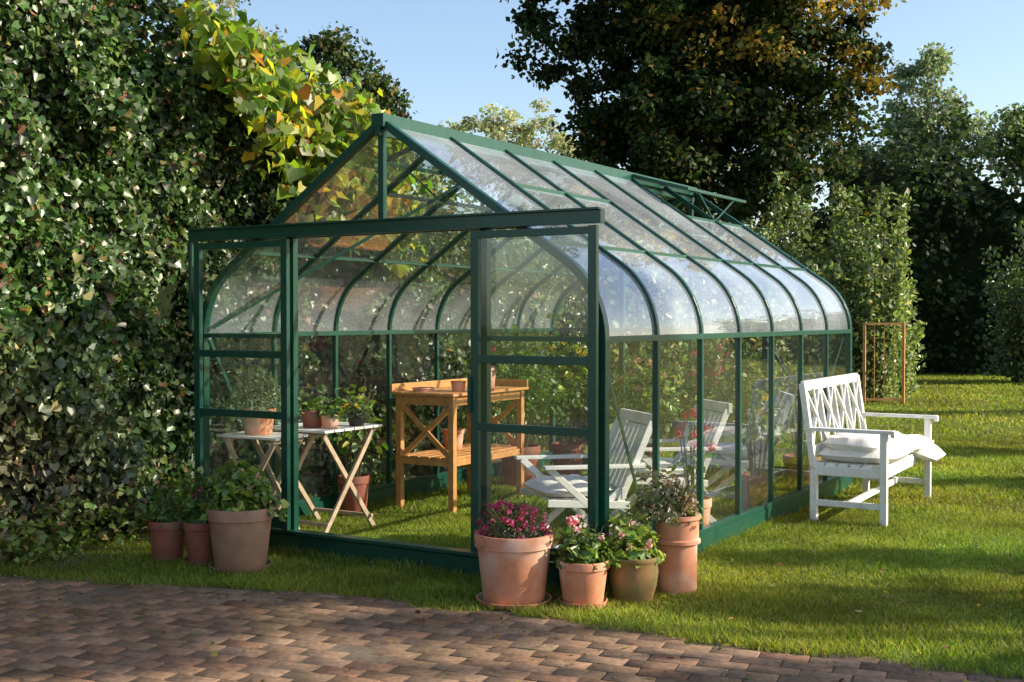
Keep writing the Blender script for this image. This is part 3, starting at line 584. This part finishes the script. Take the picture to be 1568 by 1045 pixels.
def chair(name,ox,oy,ang,cush=True):
    e=empty(name,(ox,oy,0)); L=local(ox,oy,ang); mb=MB(); w=.27
    for i in range(7):
        a=-.22+.07*i; z=.34+.02*(i/6); mb.bar(L(a,-w+.02,z),L(a,w-.02,z),.058,.018)
    for s in (-w,w):
        mb.bar(L(-.27,s,.315),L(.27,s,.35),.022,.045)
        mb.bar(L(-.36,s*1.0,0),L(.26,s,.56),.024,.042)
        mb.bar(L(.28,s*.9,0),L(-.27,s*.9,.45),.024,.042)
        mb.bar(L(-.20,s*.94,.31),L(-.43,s*.94,.83),.024,.045)
        mb.bar(L(-.36,s*1.06,.56),L(.30,s*1.06,.57),.055,.022)
    for k in range(7):
        s=-w+.06+k*(2*w-.12)/6; mb.bar(L(-.23,s,.38),L(-.42,s,.80),.060,.014,Vector((math.cos(ang),math.sin(ang),.3)))
    for a,z in ((-.235,.39),(-.445,.84)): mb.bar(L(a,-w,z),L(a,w,z),.03,.07)
    mb.bar(L(.2,-w,.06),L(.2,w,.06),.02,.03); mb.bar(L(-.3,-w,.055),L(-.3,w,.055),.02,.03)
    mb.obj('slatted_frame',WHITE,e,bevel=.003)
    if cush: cushion(e,L,-.2,.28,-w+.02,w-.02,.41,.10)
aw=math.atan2(EW.y,EW.x)
x,y=gp(.72,1.0); chair('garden_chair',x,y,aw+.85)
x,y=gp(.68,2.2); chair('garden_chair',x,y,aw+.8)
x,y=gp(.62,3.5); chair('garden_chair',x,y,aw+.5)
fx=Vector((.8554,-.518,0)); by=Vector((.50,.866,0))
Bp=Vector((2.20,8.72,0))
def L(a,b,z): return Bp+fx*a+by*b+UP*z
e=empty('garden_bench',tuple(Bp)); mb=MB(); LB=1.55; DP=.50
for b in (0,LB):
    mb.bar(L(0,b,0),L(.0,b,.40),.05,.05,fx); mb.bar(L(0,b,.38),L(-.09,b,1.0),.05,.045,fx)
    mb.bar(L(DP,b,0),L(DP,b,.66),.05,.05,fx)
    mb.bar(L(-.05,b,.672),L(DP+.07,b,.672),.065,.026)
    mb.bar(L(0,b,.14),L(DP,b,.14),.026,.045); mb.bar(L(0,b,.375),L(DP,b,.375),.03,.07)
    mb.bar(L(DP+.065,b-.034,.66),L(DP+.065,b+.034,.66),.03,.045)
mb.bar(L(DP,0,.375),L(DP,LB,.375),.028,.07); mb.bar(L(0,0,.375),L(0,LB,.375),.028,.07)
mb.bar(L(DP*.5,0,.14),L(DP*.5,LB,.14),.03,.045)
for i in range(6):
    a=.03+.088*i; mb.bar(L(a,.0,.418),L(a,LB,.418),.07,.018)
def BK(b,f): return L(-.005-.085*f,b,.46+.52*f)
mb.bar(BK(0,1.0),BK(LB,1.0),.03,.075); mb.bar(BK(0,.12),BK(LB,.12),.03,.05)
for k in range(1,4): mb.bar(BK(LB*k/4,.12),BK(LB*k/4,.98),.04,.025,by)
for k in range(4):
    b0,b1=LB*k/4,LB*(k+1)/4
    mb.bar(BK(b0,.14),BK(b1,.96),.016,.03,fx); mb.bar(BK(b0,.96)+fx*.012,BK(b1,.14)+fx*.012,.016,.03,fx)
    bm=(b0+b1)/2; mb.bar(BK(bm,.14)+fx*.02,BK(bm,.96)+fx*.02,.016,.016,fx)
mb.obj('bench_frame',WHITE,e,bevel=.004)
cushion(e,L,-.02,.57,.04,.77,.48,.12,name='seat_cushion'); cushion(e,L,-.02,.58,.78,1.51,.48,.12,name='seat_cushion.001')
cushion(e,L,.04,.44,.06,.50,.57,.13,tilt=-.02,name='pillow'); cushion(e,L,.22,.68,.95,1.42,.53,.12,tilt=-.14,name='pillow.001')
# ---------------- plants inside greenhouse
def tallplant(name,w,t,ph,pr_,h,rx,n,cols,wts,fl=None,ls=.07,k=10,m=TERRA,z0=0):
    x,y=gp(w,t); e,zt=pot(name,x,y,z0,ph,pr_,m=m,saucer=False); stems(e,x,y,zt,rx,h,9,.005)
    dome(e,x,y,zt+h*.35,rx,h*.65,n,ls,cols,wts,T_OVAL,fill=.15)
    if fl: blossoms(e,x,y,zt+h*.5,rx,h*.5,k,.025,fl,per=22,ls=.026)
tallplant('potted_rose',.16,1.62,.3,.12,.65,.12,100,GR,[1,1,1],[(.35,.01,.04),(.5,.02,.06)],.045,10)
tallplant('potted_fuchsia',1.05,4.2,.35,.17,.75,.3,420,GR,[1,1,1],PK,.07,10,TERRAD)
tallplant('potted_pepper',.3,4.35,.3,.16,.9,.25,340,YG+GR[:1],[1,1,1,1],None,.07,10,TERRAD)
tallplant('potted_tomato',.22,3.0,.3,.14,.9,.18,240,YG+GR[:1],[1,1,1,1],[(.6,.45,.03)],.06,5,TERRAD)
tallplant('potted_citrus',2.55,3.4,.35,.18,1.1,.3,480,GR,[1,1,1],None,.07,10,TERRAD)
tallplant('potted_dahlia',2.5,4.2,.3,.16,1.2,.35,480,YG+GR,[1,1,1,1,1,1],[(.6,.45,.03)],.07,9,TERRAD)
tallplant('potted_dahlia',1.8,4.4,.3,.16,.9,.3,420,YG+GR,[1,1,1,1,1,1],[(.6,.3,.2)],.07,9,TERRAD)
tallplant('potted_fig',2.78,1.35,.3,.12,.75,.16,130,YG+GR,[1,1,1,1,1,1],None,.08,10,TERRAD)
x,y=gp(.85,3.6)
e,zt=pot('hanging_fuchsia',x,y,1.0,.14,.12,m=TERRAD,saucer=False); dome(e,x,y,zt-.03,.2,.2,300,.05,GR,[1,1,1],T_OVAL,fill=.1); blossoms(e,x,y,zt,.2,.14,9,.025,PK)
mb=MB()
for k in range(3):
    a=k*2.09; mb.tube([(x+.11*math.cos(a),y+.11*math.sin(a),1.14),(x,y,1.6),(x,y,2.3)],[.002,.002,.002],4)
mb.obj('wires',BLACKP,e)
n=320; y=rng.uniform(4.6,14,n); x=rng.uniform(-1,1,n)*(.45*y)
leaves('fallen_leaves',np.stack([x,y,np.where(y<edge(x),.022,.035)],1),UPn+rng.standard_normal((n,3))*.3,rng.standard_normal((n,3)),rng.uniform(.02,.045,n),palette(n,[(.3,.2,.06),(.22,.10,.04),(.38,.3,.06)],[1,1,1],.2,1),T_OVAL,LEAF)
